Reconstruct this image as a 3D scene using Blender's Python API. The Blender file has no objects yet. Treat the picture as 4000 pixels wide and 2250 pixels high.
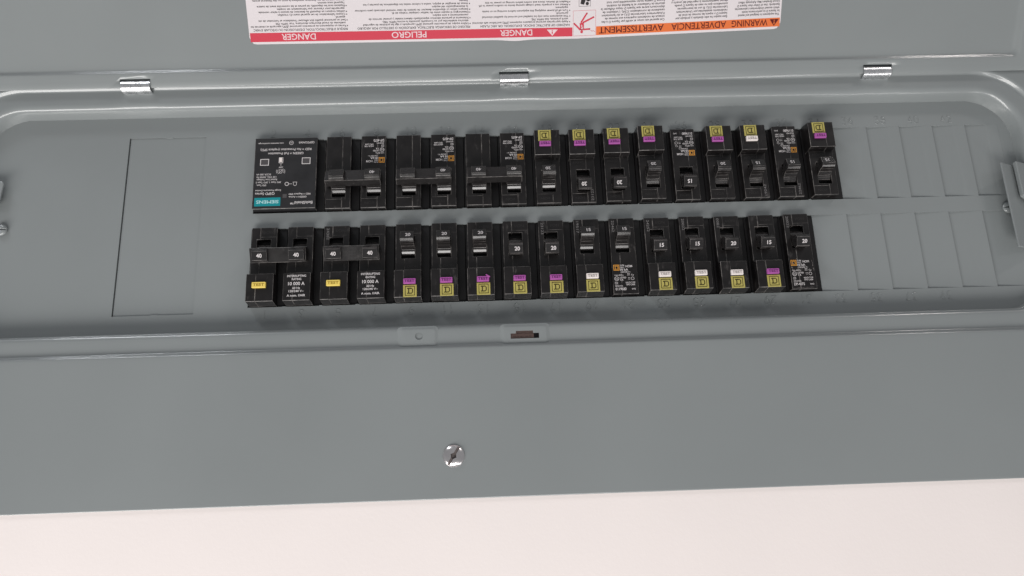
import bpy, bmesh, math, random
from mathutils import Matrix, Vector
random.seed(7)
S = 0.001                                    # everything below is written in millimetres
scene = bpy.context.scene
COL = scene.collection

# ------------------------------------------------------------------ camera
cam_d = bpy.data.cameras.new('camera')
cam_d.sensor_fit = 'HORIZONTAL'; cam_d.sensor_width = 36.0; cam_d.lens = 36.0*2900/4000
cam_d.clip_start = 0.01; cam_d.clip_end = 50
cam = bpy.data.objects.new('camera', cam_d); COL.objects.link(cam)
RT = Vector((0.99915869, -0.02145027, -0.03495435))
DN = Vector((-0.02832384, 0.25547142, -0.96640163))
FW = Vector((0.02965941, 0.96657862, 0.25464894))
m = Matrix.Identity(4)
for i in range(3):
    m[i][0] = RT[i]; m[i][1] = -DN[i]; m[i][2] = -FW[i]
m[0][3], m[1][3], m[2][3] = 0.16915868, -0.5072766, -0.18843116
cam.matrix_world = m
scene.camera = cam

# ------------------------------------------------------------------ light
world = bpy.data.worlds.new('World'); scene.world = world; world.use_nodes = True
bg = world.node_tree.nodes['Background']
bg.inputs[0].default_value = (0.95, 0.97, 1.0, 1); bg.inputs[1].default_value = 0.25

def area(name, loc, target, sx, sy, power, color):
    l = bpy.data.lights.new(name, 'AREA'); l.shape = 'RECTANGLE'; l.size = sx; l.size_y = sy
    l.energy = power; l.color = color
    o = bpy.data.objects.new(name, l); COL.objects.link(o)
    o.location = loc
    o.rotation_euler = (Vector(target)-Vector(loc)).to_track_quat('-Z', 'Y').to_euler()
    return o
area('room_light', (-0.40, -0.95, -1.50), (0.05, 0, 0.0), 2.2, 0.55, 37, (1.0, 0.975, 0.95))
area('room_strip', (1.05, -0.55, -1.50), (0.35, 0, 0.0), 1.3, 0.12, 3.5, (1.0, 0.98, 0.97))
area('ceiling_strip', (-0.76, -0.72, 1.30), (0.05, 0, 0), 0.60, 0.07, 6.5, (0.93, 0.96, 1.0))
area('ceiling_strip', (1.36, -0.90, 1.20), (0.35, 0, 0), 0.25, 0.07, 3.0, (1.0, 0.93, 0.90))

scene.view_settings.view_transform = 'Standard'
scene.view_settings.look = 'None'
scene.view_settings.exposure = 0.13
scene.view_settings.gamma = 1.0
scene.view_settings.use_curve_mapping = False

# ------------------------------------------------------------------ materials
def mat(name, col, rough=0.5, metal=0.0, spec=0.5, noise=None, bump=None, coat=0.0, wear=None):
    """noise=(scale, amount): faint tone change; bump=(scale, strength, mm); wear=(scale, lo, hi, colour)"""
    mt = bpy.data.materials.new(name); mt.use_nodes = True
    nt = mt.node_tree; b = nt.nodes['Principled BSDF']
    b.inputs['Base Color'].default_value = (*col, 1)
    b.inputs['Roughness'].default_value = rough
    b.inputs['Metallic'].default_value = metal
    b.inputs['Specular IOR Level'].default_value = spec
    b.inputs['Coat Weight'].default_value = coat; b.inputs['Coat Roughness'].default_value = 0.11
    tc = nt.nodes.new('ShaderNodeTexCoord')
    src = None
    if noise:
        n = nt.nodes.new('ShaderNodeTexNoise'); n.inputs['Scale'].default_value = noise[0]; n.inputs['Detail'].default_value = 5
        nt.links.new(tc.outputs['Object'], n.inputs['Vector'])
        r = nt.nodes.new('ShaderNodeMapRange'); r.inputs[1].default_value = 0.3; r.inputs[2].default_value = 0.7
        r.inputs[3].default_value = 1-noise[1]; r.inputs[4].default_value = 1+noise[1]
        nt.links.new(n.outputs['Fac'], r.inputs[0])
        mx = nt.nodes.new('ShaderNodeMix'); mx.data_type = 'RGBA'; mx.blend_type = 'MULTIPLY'; mx.inputs[0].default_value = 1
        mx.inputs[6].default_value = (*col, 1); nt.links.new(r.outputs[0], mx.inputs[7])
        nt.links.new(mx.outputs[2], b.inputs['Base Color']); src = mx.outputs[2]
        rr = nt.nodes.new('ShaderNodeMapRange'); rr.inputs[1].default_value = 0.3; rr.inputs[2].default_value = 0.7
        rr.inputs[3].default_value = rough-0.05; rr.inputs[4].default_value = rough+0.06
        nt.links.new(n.outputs['Fac'], rr.inputs[0]); nt.links.new(rr.outputs[0], b.inputs['Roughness'])
    if wear:
        n = nt.nodes.new('ShaderNodeTexNoise'); n.inputs['Scale'].default_value = wear[0]; n.inputs['Detail'].default_value = 8
        n.inputs['Roughness'].default_value = 0.65
        mp = nt.nodes.new('ShaderNodeMapping'); mp.inputs['Scale'].default_value = wear[4] if len(wear) > 4 else (1, 1, 1)
        oi = nt.nodes.new('ShaderNodeObjectInfo'); ad = nt.nodes.new('ShaderNodeVectorMath'); ad.operation = 'ADD'
        nt.links.new(tc.outputs['Object'], ad.inputs[0]); nt.links.new(oi.outputs['Location'], ad.inputs[1])
        nt.links.new(ad.outputs[0], mp.inputs['Vector'])
        nt.links.new(mp.outputs[0], n.inputs['Vector'])
        r = nt.nodes.new('ShaderNodeMapRange'); r.inputs[1].default_value = wear[1]; r.inputs[2].default_value = wear[2]
        nt.links.new(n.outputs['Fac'], r.inputs[0])
        mx = nt.nodes.new('ShaderNodeMix'); mx.data_type = 'RGBA'
        mx.inputs[6].default_value = (*col, 1); mx.inputs[7].default_value = (*wear[3], 1)
        if src: nt.links.new(src, mx.inputs[6])
        nt.links.new(r.outputs[0], mx.inputs[0]); nt.links.new(mx.outputs[2], b.inputs['Base Color'])
    if bump:
        n = nt.nodes.new('ShaderNodeTexNoise'); n.inputs['Scale'].default_value = bump[0]; n.inputs['Detail'].default_value = 3
        nt.links.new(tc.outputs['Object'], n.inputs['Vector'])
        bp = nt.nodes.new('ShaderNodeBump'); bp.inputs['Strength'].default_value = bump[1]; bp.inputs['Distance'].default_value = bump[2]*S
        nt.links.new(n.outputs['Fac'], bp.inputs['Height']); nt.links.new(bp.outputs[0], b.inputs['Normal'])
    return mt

M = {}
M['paint'] = mat('grey_enamel', (0.230, 0.247, 0.249), 0.34, 0, 0.42, coat=0.6, noise=(7, 0.035), bump=(520, 0.16, 0.07),
                 wear=(60, 0.73, 0.80, (0.36, 0.37, 0.37)))
M['wall'] = mat('painted_wall', (0.83, 0.760, 0.738), 0.75, 0, 0.25, noise=(14, 0.012), bump=(420, 0.24, 0.30))
M['black'] = mat('black_plastic', (0.0095, 0.0082, 0.0082), 0.33, 0, 0.45, noise=(120, 0.25), bump=(900, 0.15, 0.05),
                 wear=(260, 0.60, 0.78, (0.075, 0.068, 0.066), (1, 1, 0.35)))
M['edge'] = mat('scuffed_highlight_edge', (0.045, 0.041, 0.040), 0.40, 0, 0.5, wear=(150, 0.42, 0.66, (0.26, 0.24, 0.23)))  # scuffs and edge highlights painted together into the bevel colour
M['handle'] = mat('handle_plastic', (0.015, 0.0135, 0.0135), 0.20, 0, 0.65, wear=(420, 0.70, 0.82, (0.08, 0.07, 0.07)))
M['base'] = mat('dark_base_plastic', (0.0075, 0.0068, 0.0072), 0.45, 0, 0.4, noise=(90, 0.2))
M['spdface'] = mat('charcoal_plastic', (0.016, 0.0155, 0.017), 0.42, 0, 0.45, noise=(90, 0.2), wear=(260, 0.72, 0.80, (0.12, 0.11, 0.11)))
M['print'] = mat('white_print', (0.62, 0.585, 0.585), 0.6, 0, 0.2)
M['printdim'] = mat('grey_print', (0.20, 0.19, 0.19), 0.6, 0, 0.2)
M['scuff'] = mat('scuffed_plastic', (0.30, 0.27, 0.26), 0.6, 0, 0.3)
M['relief'] = mat('moulded_lettering', (0.024, 0.022, 0.022), 0.40, 0, 0.5)
M['orange'] = mat('orange_print', (0.72, 0.33, 0.06), 0.5, 0, 0.3)
M['olive'] = mat('yellow_emblem', (0.42, 0.365, 0.10), 0.45, 0, 0.4, noise=(150, 0.08))
M['olived'] = mat('emblem_dark_ink', (0.045, 0.036, 0.010), 0.5, 0, 0.3)
M['pink'] = mat('pink_button', (0.37, 0.085, 0.33), 0.42, 0, 0.4, noise=(200, 0.05))
M['pinkd'] = mat('pink_button_lettering', (0.085, 0.012, 0.085), 0.5, 0, 0.3)
M['white'] = mat('white_button', (0.80, 0.73, 0.70), 0.42, 0, 0.4)
M['whited'] = mat('white_button_lettering', (0.26, 0.23, 0.22), 0.5, 0, 0.3)
M['yellow'] = mat('yellow_button', (0.80, 0.60, 0.13), 0.42, 0, 0.4)
M['yellowd'] = mat('yellow_button_lettering', (0.30, 0.19, 0.02), 0.5, 0, 0.3)
M['zinc'] = mat('zinc_plated_steel', (0.85, 0.85, 0.86), 0.28, 1.0, 0.5, noise=(300, 0.05), bump=(260, 0.12, 0.1))
M['screw'] = mat('nickel_screw', (0.84, 0.80, 0.80), 0.22, 1.0, 0.5, noise=(250, 0.05), bump=(240, 0.10, 0.1))
M['slot'] = mat('screw_slot_shade', (0.17, 0.145, 0.14), 0.4, 0.2, 0.4)  # shade of the recess painted dark so the slot stands out
M['hole'] = mat('hole_shade', (0.006, 0.006, 0.007), 0.8, 0, 0.1)  # black painted for the shade inside openings that are not cut
M['teal'] = mat('teal_print', (0.006, 0.24, 0.27), 0.5, 0, 0.3)
M['tealtxt'] = mat('pale_teal_print', (0.42, 0.68, 0.70), 0.5, 0, 0.3)
M['led'] = mat('clear_window', (0.075, 0.07, 0.072), 0.25, 0, 0.5)
M['brown'] = mat('brown_sticker', (0.085, 0.055, 0.048), 0.5, 0, 0.3)
M['browntxt'] = mat('brown_sticker_ink', (0.018, 0.012, 0.012), 0.5, 0, 0.3)
M['paper'] = mat('white_label', (0.72, 0.665, 0.68), 0.42, 0, 0.4, noise=(20, 0.015))
M['red'] = mat('red_print', (0.60, 0.050, 0.082), 0.42, 0, 0.4)
M['redtxt'] = mat('banner_white_print', (0.76, 0.60, 0.62), 0.45, 0, 0.4)
M['warn'] = mat('orange_banner_print', (0.75, 0.17, 0.045), 0.42, 0, 0.4)
M['warntxt'] = mat('dark_red_print', (0.115, 0.008, 0.006), 0.45, 0, 0.4)
M['ink'] = mat('black_ink', (0.022, 0.018, 0.02), 0.45, 0, 0.4)
M['box'] = mat('galvanised_box', (0.30, 0.31, 0.31), 0.5, 0.6, 0.4)

# ------------------------------------------------------------------ object helpers
def empty(name, loc=(0, 0, 0), roty=0.0):
    o = bpy.data.objects.new(name, None); COL.objects.link(o)
    o.location = [c*S for c in loc]; o.rotation_euler = (0, roty, 0); o.empty_display_size = 0.01
    return o
def tag(o, label=None, cat=None, group=None, kind=None):
    if label: o['label'] = label
    if cat: o['category'] = cat
    if group: o['group'] = group
    if kind: o['kind'] = kind
    return o
def link(name, mesh, parent=None):
    o = bpy.data.objects.new(name, mesh); COL.objects.link(o)
    if parent: o.parent = parent
    return o
def mesh_from(name, verts, faces, mats, fmat=None, smooth=False):
    me = bpy.data.meshes.new(name)
    me.from_pydata([(v[0]*S, v[1]*S, v[2]*S) for v in verts], [], faces)
    for k in mats: me.materials.append(M[k])
    if fmat: me.polygons.foreach_set('material_index', fmat)
    if smooth: me.polygons.foreach_set('use_smooth', [True]*len(me.polygons))
    me.update()
    return me
def bm_mesh(name, bm, mats, smooth=False):
    bmesh.ops.recalc_face_normals(bm, faces=bm.faces)
    bmesh.ops.scale(bm, vec=(S, S, S), verts=bm.verts)
    me = bpy.data.meshes.new(name); bm.to_mesh(me); bm.free()
    for k in mats: me.materials.append(M[k])
    if smooth: me.polygons.foreach_set('use_smooth', [True]*len(me.polygons))
    return me
def bevel_new(bm, edges, w, mi=1, seg=1):
    if w > 0 and edges:
        bmesh.ops.bevel(bm, geom=edges, offset=w, segments=seg, affect='EDGES', profile=0.5, material=mi, clamp_overlap=True)
def prism(bm, pts, axis, a, b, bev=0.0, which='all', mi=1, seg=1, fm=0):
    """extrude polygon pts along axis from a to b.  axis 'y': pts=(x,z); axis 'x': pts=(z,h) with y=-h"""
    t = bmesh.new()
    if axis == 'y':
        A = [t.verts.new((p[0], a, p[1])) for p in pts]; B = [t.verts.new((p[0], b, p[1])) for p in pts]
    else:
        A = [t.verts.new((a, -p[1], p[0])) for p in pts]; B = [t.verts.new((b, -p[1], p[0])) for p in pts]
    n = len(pts)
    fa = t.faces.new(A); fb = t.faces.new(B[::-1])
    for i in range(n):
        t.faces.new((A[i], B[i], B[(i+1) % n], A[(i+1) % n]))
    for f in t.faces: f.material_index = fm
    bmesh.ops.recalc_face_normals(t, faces=t.faces)
    if bev > 0:
        if which == 'all': ed = list(t.edges)
        elif which == 'a': ed = list(fa.edges)
        else:  # front-facing edges: anything not on face b
            bset = set(fb.edges); ed = [e for e in t.edges if e not in bset]
        bevel_new(t, ed, bev, mi, seg)
    tmp = bpy.data.meshes.new('tmp'); t.to_mesh(tmp); t.free()
    bm.from_mesh(tmp); bpy.data.meshes.remove(tmp)
def box(bm, x0, x1, y0, y1, z0, z1, bev=0.0, mi=1, seg=1, fm=0):
    prism(bm, [(x0, z0), (x1, z0), (x1, z1), (x0, z1)], 'y', y0, y1, bev, 'all', mi, seg, fm)

# ------------------------------------------------------------------ lettering
_tc = {}
def glyphs(s, bold=0.0):
    key = (s, bold)
    if key in _tc: return _tc[key]
    cu = bpy.data.curves.new('t', 'FONT'); cu.body = s; cu.resolution_u = 3; cu.offset = bold
    ob = bpy.data.objects.new('t', cu); COL.objects.link(ob)
    dg = bpy.context.evaluated_depsgraph_get()
    me = bpy.data.meshes.new_from_object(ob.evaluated_get(dg))
    v = [(q.co.x, q.co.y) for q in me.vertices]; f = [tuple(p.vertices) for p in me.polygons]
    bpy.data.objects.remove(ob); bpy.data.curves.remove(cu); bpy.data.meshes.remove(me)
    _tc[key] = (v, f)
    return v, f
def bbox(v):
    xs = [p[0] for p in v]; ys = [p[1] for p in v]
    return min(xs), max(xs), min(ys), max(ys)
_H = bbox(glyphs('H')[0]); CAP = _H[3]-_H[2]

class Flat:
    """flat print collected in a plane: (a, b) coordinates plus a material per face"""
    def __init__(self): self.v = []; self.f = []; self.m = []
    def poly(self, pts, m=0):
        n = len(self.v); self.v += list(pts); self.f.append(tuple(range(n, n+len(pts)))); self.m.append(m)
    def rect(self, a0, a1, b0, b1, m=0): self.poly([(a0, b0), (a1, b0), (a1, b1), (a0, b1)], m)
    def frame(self, a0, a1, b0, b1, t, m=0):
        self.rect(a0, a1, b0, b0+t, m); self.rect(a0, a1, b1-t, b1, m)
        self.rect(a0, a0+t, b0+t, b1-t, m); self.rect(a1-t, a1, b0+t, b1-t, m)
    def ring(self, ca, cb, r, t, m=0, n=20):
        for i in range(n):
            p, q = 2*math.pi*i/n, 2*math.pi*(i+1)/n
            self.poly([(ca+r*math.cos(p), cb+r*math.sin(p)), (ca+r*math.cos(q), cb+r*math.sin(q)),
                       (ca+(r-t)*math.cos(q), cb+(r-t)*math.sin(q)), (ca+(r-t)*math.cos(p), cb+(r-t)*math.sin(p))], m)
    def disc(self, ca, cb, r, m=0, n=16):
        self.poly([(ca+r*math.cos(2*math.pi*i/n), cb+r*math.sin(2*math.pi*i/n)) for i in range(n)], m)
    def stroke(self, a, b, t, m=0):
        dx, dy = b[0]-a[0], b[1]-a[1]; l = math.hypot(dx, dy) or 1; nx, ny = -dy/l*t/2, dx/l*t/2
        self.poly([(a[0]+nx, a[1]+ny), (a[0]-nx, a[1]-ny), (b[0]-nx, b[1]-ny), (b[0]+nx, b[1]+ny)], m)
    def path(self, pts, t, m=0):
        for p, q in zip(pts, pts[1:]): self.stroke(p, q, t, m)
    def text(self, s, a, b, cap, width=None, align='l', m=0, bold=0.0, rot=0.0, flip=False, squeeze=None):
        """a,b: left end (or centre) and middle height of the line; cap: capital height"""
        v, f = glyphs(s, bold)
        x0, x1, _, _ = bbox(v)
        k = cap/CAP; kx = k*(squeeze or 1.0)
        if width: kx = width/(x1-x0)
        n = len(self.v); out = []
        for (x, y) in v:
            X = (x-x0)*kx; Y = y*k-cap/2
            if align == 'c': X -= (x1-x0)*kx/2
            elif align == 'r': X -= (x1-x0)*kx
            if flip: X, Y = -X, -Y
            if rot: X, Y = X*math.cos(rot)-Y*math.sin(rot), X*math.sin(rot)+Y*math.cos(rot)
            out.append((a+X, b+Y))
        self.v += out; self.f += [tuple(i+n for i in q) for q in f]; self.m += [m]*len(f)
    def front(self, name, y, mats, parent, relief=0.0):
        """facing -Y at depth y"""
        me = mesh_from(name, [(p[0], y, p[1]) for p in self.v], self.f, mats, self.m)
        bm = bmesh.new(); bm.from_mesh(me)
        for f in bm.faces:
            if f.normal.y > 0: f.normal_flip()
        if relief:
            r = bmesh.ops.extrude_face_region(bm, geom=list(bm.faces))
            bmesh.ops.translate(bm, vec=(0, -relief*S, 0), verts=[g for g in r['geom'] if isinstance(g, bmesh.types.BMVert)])
        bm.to_mesh(me); bm.free()
        return link(name, me, parent)

# ------------------------------------------------------------------ the wall
P = 25.4                                     # pitch of the breaker slots
bmw = bmesh.new()
YW = -13.4
for (x0, x1, z0, z1) in ((-1500, -255, -1300, 1300), (635, 1800, -1300, 1300), (-255, 635, -1300, -181), (-255, 635, 184, 1300)):
    box(bmw, x0, x1, YW, YW+12.5, z0, z1)
bmesh.ops.remove_doubles(bmw, verts=bmw.verts, dist=1e-4)
tag(link('wall', bm_mesh('wall', bmw, ['wall'])), kind='structure')

# ------------------------------------------------------------------ the panel
panel = empty('breaker_panel', (190, 0, 0))
tag(panel, 'grey steel breaker panel set in the pale wall with its lid swung open', 'breaker panel')
PX = 190
def part(name, mesh, parent=None):
    """a part of the panel, its mesh written in world millimetres"""
    o = link(name, mesh, parent or panel)
    if parent is None: o.location = (-PX*S, 0, 0)
    return o

def loop(x0, x1, z0, z1, r, xs=None, nc=14, bump=None):
    """closed rounded rectangle, fixed number of points; xs: fractions along the long sides"""
    xs = xs or [i/60 for i in range(61)]
    pts = []
    def arc(cx, cz, a0):
        return [(cx+r*math.cos(a0+math.pi/2*i/nc), cz+r*math.sin(a0+math.pi/2*i/nc)) for i in range(nc+1)]
    bot = [(x0+r+(x1-x0-2*r)*t, z0) for t in xs]
    top = [(x1-r-(x1-x0-2*r)*t, z1) for t in xs]
    pts += bot + arc(x1-r, z0+r, -math.pi/2)[1:-1] + [(x1, z0+r), (x1, z1-r)] + arc(x1-r, z1-r, 0)[1:-1]
    pts += top + arc(x0+r, z1-r, math.pi/2)[1:-1] + [(x0, z1-r), (x0, z0+r)] + arc(x0+r, z0+r, math.pi)[1:-1]
    return pts

HX = (-84.0, 191.3, 463.4)                   # hinges
HZ = 99.6                                    # hinge line
OX0, OX1, OZ0, OZ1, OR = -197.0, 567.7, -80.4, 83.4, 33.0
prof = [(-0.1, 1.2), (0.0, 0.2), (0.55, -3.5), (1.2, -7.0), (1.65, -8.7), (2.35, -10.1), (3.4, -11.2), (4.7, -11.8), (6.2, -12.0),
        (9, -12.0), (12, -12.0), (15.2, -12.0), (15.9, -12.15), (16.5, -12.6), (17.3, -14.0), (17.9, -14.6), (18.6, -14.93), (19.6, -15.0),
        (24, -15.0)]
vs, fs = [], []
loops = []
XS = sorted(set([i/90 for i in range(91)]))
for k, (off, y) in enumerate(prof):
    L = loop(OX0-off, OX1+off, OZ0-off, OZ1+off, OR+off*0.9, XS)
    out = []
    for (x, z) in L:
        dz = 0.0; dy = 0.0
        if z > 60 and 1.0 < off < 8:
            for hx in HX:
                q = abs(x-hx-2)
                if q < 24: dz += 0.75*(0.5+0.5*math.cos(math.pi*min(1, max(0, (q-9)/15))))*(1-abs(off-3.6)/5)
        # slightly wavy drawn edge where the sheet was pulled round the corners
        if off < 0.3 and (x > OX1-40 or x < OX0+40) : dz += 0.25*math.sin(x*1.3+z*0.9)
        out.append((x, y+dy, z+dz))
    loops.append(out)
outer = [(-298.6, 670.6, -194.8, 197.6, 1.2, -15.0), (-299.4, 671.4, -195.6, 198.4, 1.6, -15.0), (-300.0, 672.0, -196.2, 199.0, 2.0, -15.0), (-300.4, 672.4, -196.6, 199.4, 2.2, -14.7), (-300.4, 672.4, -196.6, 199.4, 2.2, -13.45)]
for (x0, x1, z0, z1, r, y) in outer:
    loops.append([(x, y, z) for (x, z) in loop(x0, x1, z0, z1, r, XS)])
n = len(loops[0])
for L in loops: vs += L
for k in range(len(loops)-1):
    for i in range(n):
        j = (i+1) % n
        fs.append((k*n+i, k*n+j, (k+1)*n+j, (k+1)*n+i))
me = mesh_from('cover', vs, fs, ['paint'], smooth=True)
cover = part('cover', me)
bmc = bmesh.new(); bmc.from_mesh(me); bmesh.ops.recalc_face_normals(bmc, faces=bmc.faces)
if sum(f.normal.y*f.calc_area() for f in bmc.faces) > 0:
    bmesh.ops.reverse_faces(bmc, faces=bmc.faces)
bmc.to_mesh(me); bmc.free()
md = cover.modifiers.new('edge_split', 'EDGE_SPLIT'); md.split_angle = math.radians(50)

# enclosure behind the dead front
bmb = bmesh.new()
for q in ((-250, -248, 0, 95, -176, 179), (628, 630, 0, 95, -176, 179), (-248, 628, 0, 95, -176, -174), (-248, 628, 0, 95, 177, 179), (-250, 630, 95, 97, -176, 179)):
    box(bmb, *q)
part('enclosure', bm_mesh('enclosure', bmb, ['box']))
bmb = bmesh.new()
for q in ((-4, 436, 30, 34, -62, 62), (-4, 436, 34, 95, -12, 12)):
    box(bmb, *q)
part('mounting_rail', bm_mesh('mounting_rail', bmb, ['base']))

# ------------------------------------------------------------------ dead front with openings
ZT = (63.5, 5.9); ZB = (-5.9, -63.7)         # opening edges of the two rows
RX0, RX1, RZ0, RZ1 = -92.6, -37.3, -67.2, 67.5
KEND = 22*P
xc = [-215, RX0-0.5, RX1+0.05, 0, 16*P, 17*P, KEND, 600]
zc_ = [-100, RZ0-0.03, ZB[1], ZB[0], ZT[1], ZT[0], RZ1+0.03, 103]
holes = set()
def hole_cell(xa, xb, za, zb):
    cx, cz = (xa+xb)/2, (za+zb)/2
    if xc[1] < cx < xc[2] and zc_[1] < cz < zc_[6]: return True
    if 0 < cx < KEND and (ZB[1] < cz < ZB[0] or ZT[1] < cz < ZT[0]): return True
    return False
bmd = bmesh.new(); vcache = {}
def gv(x, z):
    k = (round(x, 3), round(z, 3))
    if k not in vcache: vcache[k] = bmd.verts.new((x, 0, z))
    return vcache[k]
for xa, xb in zip(xc, xc[1:]):
    for za, zb in zip(zc_, zc_[1:]):
        if not hole_cell(xa, xb, za, zb):
            f = bmd.faces.new((gv(xa, za), gv(xb, za), gv(xb, zb), gv(xa, zb)))
r = bmesh.ops.extrude_face_region(bmd, geom=list(bmd.faces))
bmesh.ops.translate(bmd, vec=(0, 2.0, 0), verts=[g for g in r['geom'] if isinstance(g, bmesh.types.BMVert)])
for k in range(0, 18):                       # nibs left where the twist-outs were broken away
    for (z, s, lim) in ((ZT[0], -1, 17), (ZT[1], 1, 17), (ZB[0], -1, 16), (ZB[1], 1, 16)):
        if 0 < k < lim and random.random() < 0.75:
            w = random.uniform(0.6, 1.5); h = random.uniform(0.25, 0.6)
            box(bmd, k*P-w+random.uniform(-.5, .5), k*P+w, 0.05, 1.0, min(z, z+s*h), max(z, z+s*h))
for (x, z, s) in ((-64, RZ1+0.03, -1), (-64, RZ0-0.03, 1)):
    box(bmd, x-2.6, x+2.4, 0.06, 1.0, min(z, z+s*0.5), max(z, z+s*0.5))
dead = part('dead_front', bm_mesh('dead_front', bmd, ['paint']))

bmk = bmesh.new()
prism(bmk, [(RX0, RZ0), (RX1, RZ0), (RX1, RZ1), (RX0, RZ1)], 'y', 0.0, 1.0, 0.15, 'a', 0)
for f in bmk.faces: f.material_index = 0
big = link('knockout_plate', bm_mesh('knockout_plate', bmk, ['paint']), dead)
big.rotation_euler = (0, 0, 0); big.location = (0, 0.0009, 0); big.rotation_euler = (0, 0, 0.0)

def twist_plate(w, z0, z1, crease):
    """one twist-out: hinged a little so its right edge stands proud"""
    xsn = [0.12, w*0.3, w*0.62, w*0.70, w*0.85, w-0.12]
    ys = [1.25, 0.9, 0.5, 0.26, 0.06, -0.1] if crease else [1.25, 0.92, 0.52, 0.41, 0.16, -0.08]
    v = []; f = []
    for t in (0.0, 0.8):
        for x, y in zip(xsn, ys):
            v.append((x, y+t, z0+0.02)); v.append((x, y+t, z1-0.02))
    m_ = len(xsn)
    for i in range(m_-1):
        a = 2*i
        f.append((a, a+2, a+3, a+1)); b = a+2*m_
        f.append((b, b+1, b+3, b+2))
        f.append((a, b, b+2, a+2)); f.append((a+1, a+3, b+3, b+1))
    f.append((0, 1, 2*m_+1, 2*m_)); e = 2*(m_-1); f.append((e, 2*m_+e, 2*m_+e+1, e+1))
    return mesh_from('knockout_plate', v, f, ['paint'])
kt = twist_plate(P, ZT[1], ZT[0], True); kb = twist_plate(P, ZB[1], ZB[0], False)
for k in range(17, 22):
    o = link('knockout_plate', kt, dead); o.location = (k*P*S, 0, 0)
for k in range(16, 22):
    o = link('knockout_plate', kb, dead); o.location = (k*P*S, 0, 0)

# stamped slot numbers: single-stroke digits standing a fraction of a millimetre proud
ARC = lambda cx, cy, rx, ry, a0, a1, n=8: [(cx+rx*math.cos(math.radians(a0+(a1-a0)*i/n)), cy+ry*math.sin(math.radians(a0+(a1-a0)*i/n))) for i in range(n+1)]
DIG = {
 '0': [ARC(.3, .72, .28, .28, 0, 180)+ARC(.3, .28, .28, .28, 180, 360)+[(.58, .72)]],
 '1': [[(.12, .8), (.32, 1), (.32, 0)]],
 '2': [ARC(.3, .73, .27, .27, 165, -35)+[(.03, 0), (.58, 0)]],
 '3': [[(.04, 1), (.54, 1), (.28, .6)]+ARC(.29, .3, .28, .3, 80, -150)],
 '4': [[(.44, 0), (.44, 1), (.02, .3), (.6, .3)]],
 '5': [[(.52, 1), (.1, 1), (.06, .56)]+ARC(.28, .32, .29, .32, 120, -150)],
 '6': [ARC(.3, .3, .27, .3, 150, -210, 14)+[(.1, .6), (.42, 1)]],
 '7': [[(.02, 1), (.56, 1), (.22, 0)]],
 '8': [ARC(.3, .76, .23, .24, 0, 360, 12), ARC(.3, .27, .28, .27, 0, 360, 12)],
 '9': [ARC(.3, .7, .27, .3, -30, 330, 14)+[(.5, .4), (.18, 0)]],
}
def stamped(num, x, z, flip, h=5.6):
    cu = bpy.data.curves.new('d', 'CURVE'); cu.dimensions = '3D'; cu.bevel_depth = 0.34*S; cu.bevel_resolution = 1; cu.use_fill_caps = True
    s = str(num); adv = 4.9; w = adv*len(s)-1.2
    for i, ch in enumerate(s):
        for st in DIG[ch]:
            sp = cu.splines.new('POLY'); sp.points.add(len(st)-1)
            for pnt, (a, b) in zip(sp.points, st):
                X = i*adv-w/2+a*h*1.02; Z = (b-0.5)*h
                if flip: X, Z = -X, -Z
                pnt.co = ((x+X)*S, 0.02*S, (z+Z)*S, 1)
    ob = bpy.data.objects.new('d', cu); COL.objects.link(ob)
    me = bpy.data.meshes.new_from_object(ob.evaluated_get(bpy.context.evaluated_depsgraph_get()))
    me.materials.clear(); me.materials.append(M['paint'])
    bpy.data.objects.remove(ob); bpy.data.curves.remove(cu)
    me.polygons.foreach_set('use_smooth', [True]*len(me.polygons))
    return link('stamped_number', me, dead)
for k in range(0, 21):
    stamped(2*k+2, (k+0.47)*P, 68.6, False)
    if k < 20: stamped(2*k+1, (k+0.47)*P, -68.9, True)

# ------------------------------------------------------------------ breakers
FX = 10.7                                    # centre of a breaker face, from the slot's left edge
ZC = 34.75
WIN = (-5.2, 4.6, 2.4, 19.3)                 # toggle window
H1, H2 = 4.6, 10.2
SEAM = -2.8
def case_mesh(kind, bl, br):
    bm = bmesh.new()
    box(bm, bl+0.12, br-0.12, 1.4, 30.0, -28.75, 28.75, 0.2, 2, 1, 2)
    zi, zo = 28.1, (-28.1 if kind == 'flat' else -7.0)
    wx0, wx1, wz0, wz1 = WIN
    left = [(-8.9, zo), (SEAM-.04, zo), (SEAM-.04, wz0), (wx0, wz0), (wx0, wz1), (SEAM-.04, wz1), (SEAM-.04, zi), (-8.9, zi)]
    right = [(SEAM+.04, zo), (8.9, zo), (8.9, zi), (SEAM+.04, zi), (SEAM+.04, wz1), (wx1, wz1), (wx1, wz0), (SEAM+.04, wz0)]
    prism(bm, left, 'y', -H1, 1.6, 0.24, 'front')
    prism(bm, right, 'y', -H1-0.10, 1.6, 0.24, 'front')
    # low moulded frames round the I/ON and O/OFF fields
    box(bm, SEAM+0.5, 8.4, -H1-0.22, -H1+.1, 20.9, 21.1, 0.0, 1, 1, 1)
    if kind == 'block': box(bm, SEAM+0.5, 8.4, -H1-0.22, -H1+.1, -5.9, -5.75, 0, 1, 1, 1)
    box(bm, wx0-.6, wx1+.6, 1.0, 2.0, wz0-.5, wz1+.5, 0, 0, 1, 2)
    if kind == 'block':
        pr = [(-28.5, -1.2), (-28.4, 1.2), (-27.1, H2), (-7.5, H2), (-6.8, H1-0.3), (-6.8, -1.2)]
        prism(bm, pr, 'x', -9.3, SEAM-.05, 0.22, 'all')
        prism(bm, pr, 'x', SEAM+.05, 9.3, 0.22, 'all')
    return bm_mesh('case', bm, ['black', 'edge', 'base'])
_case = {}
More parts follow.
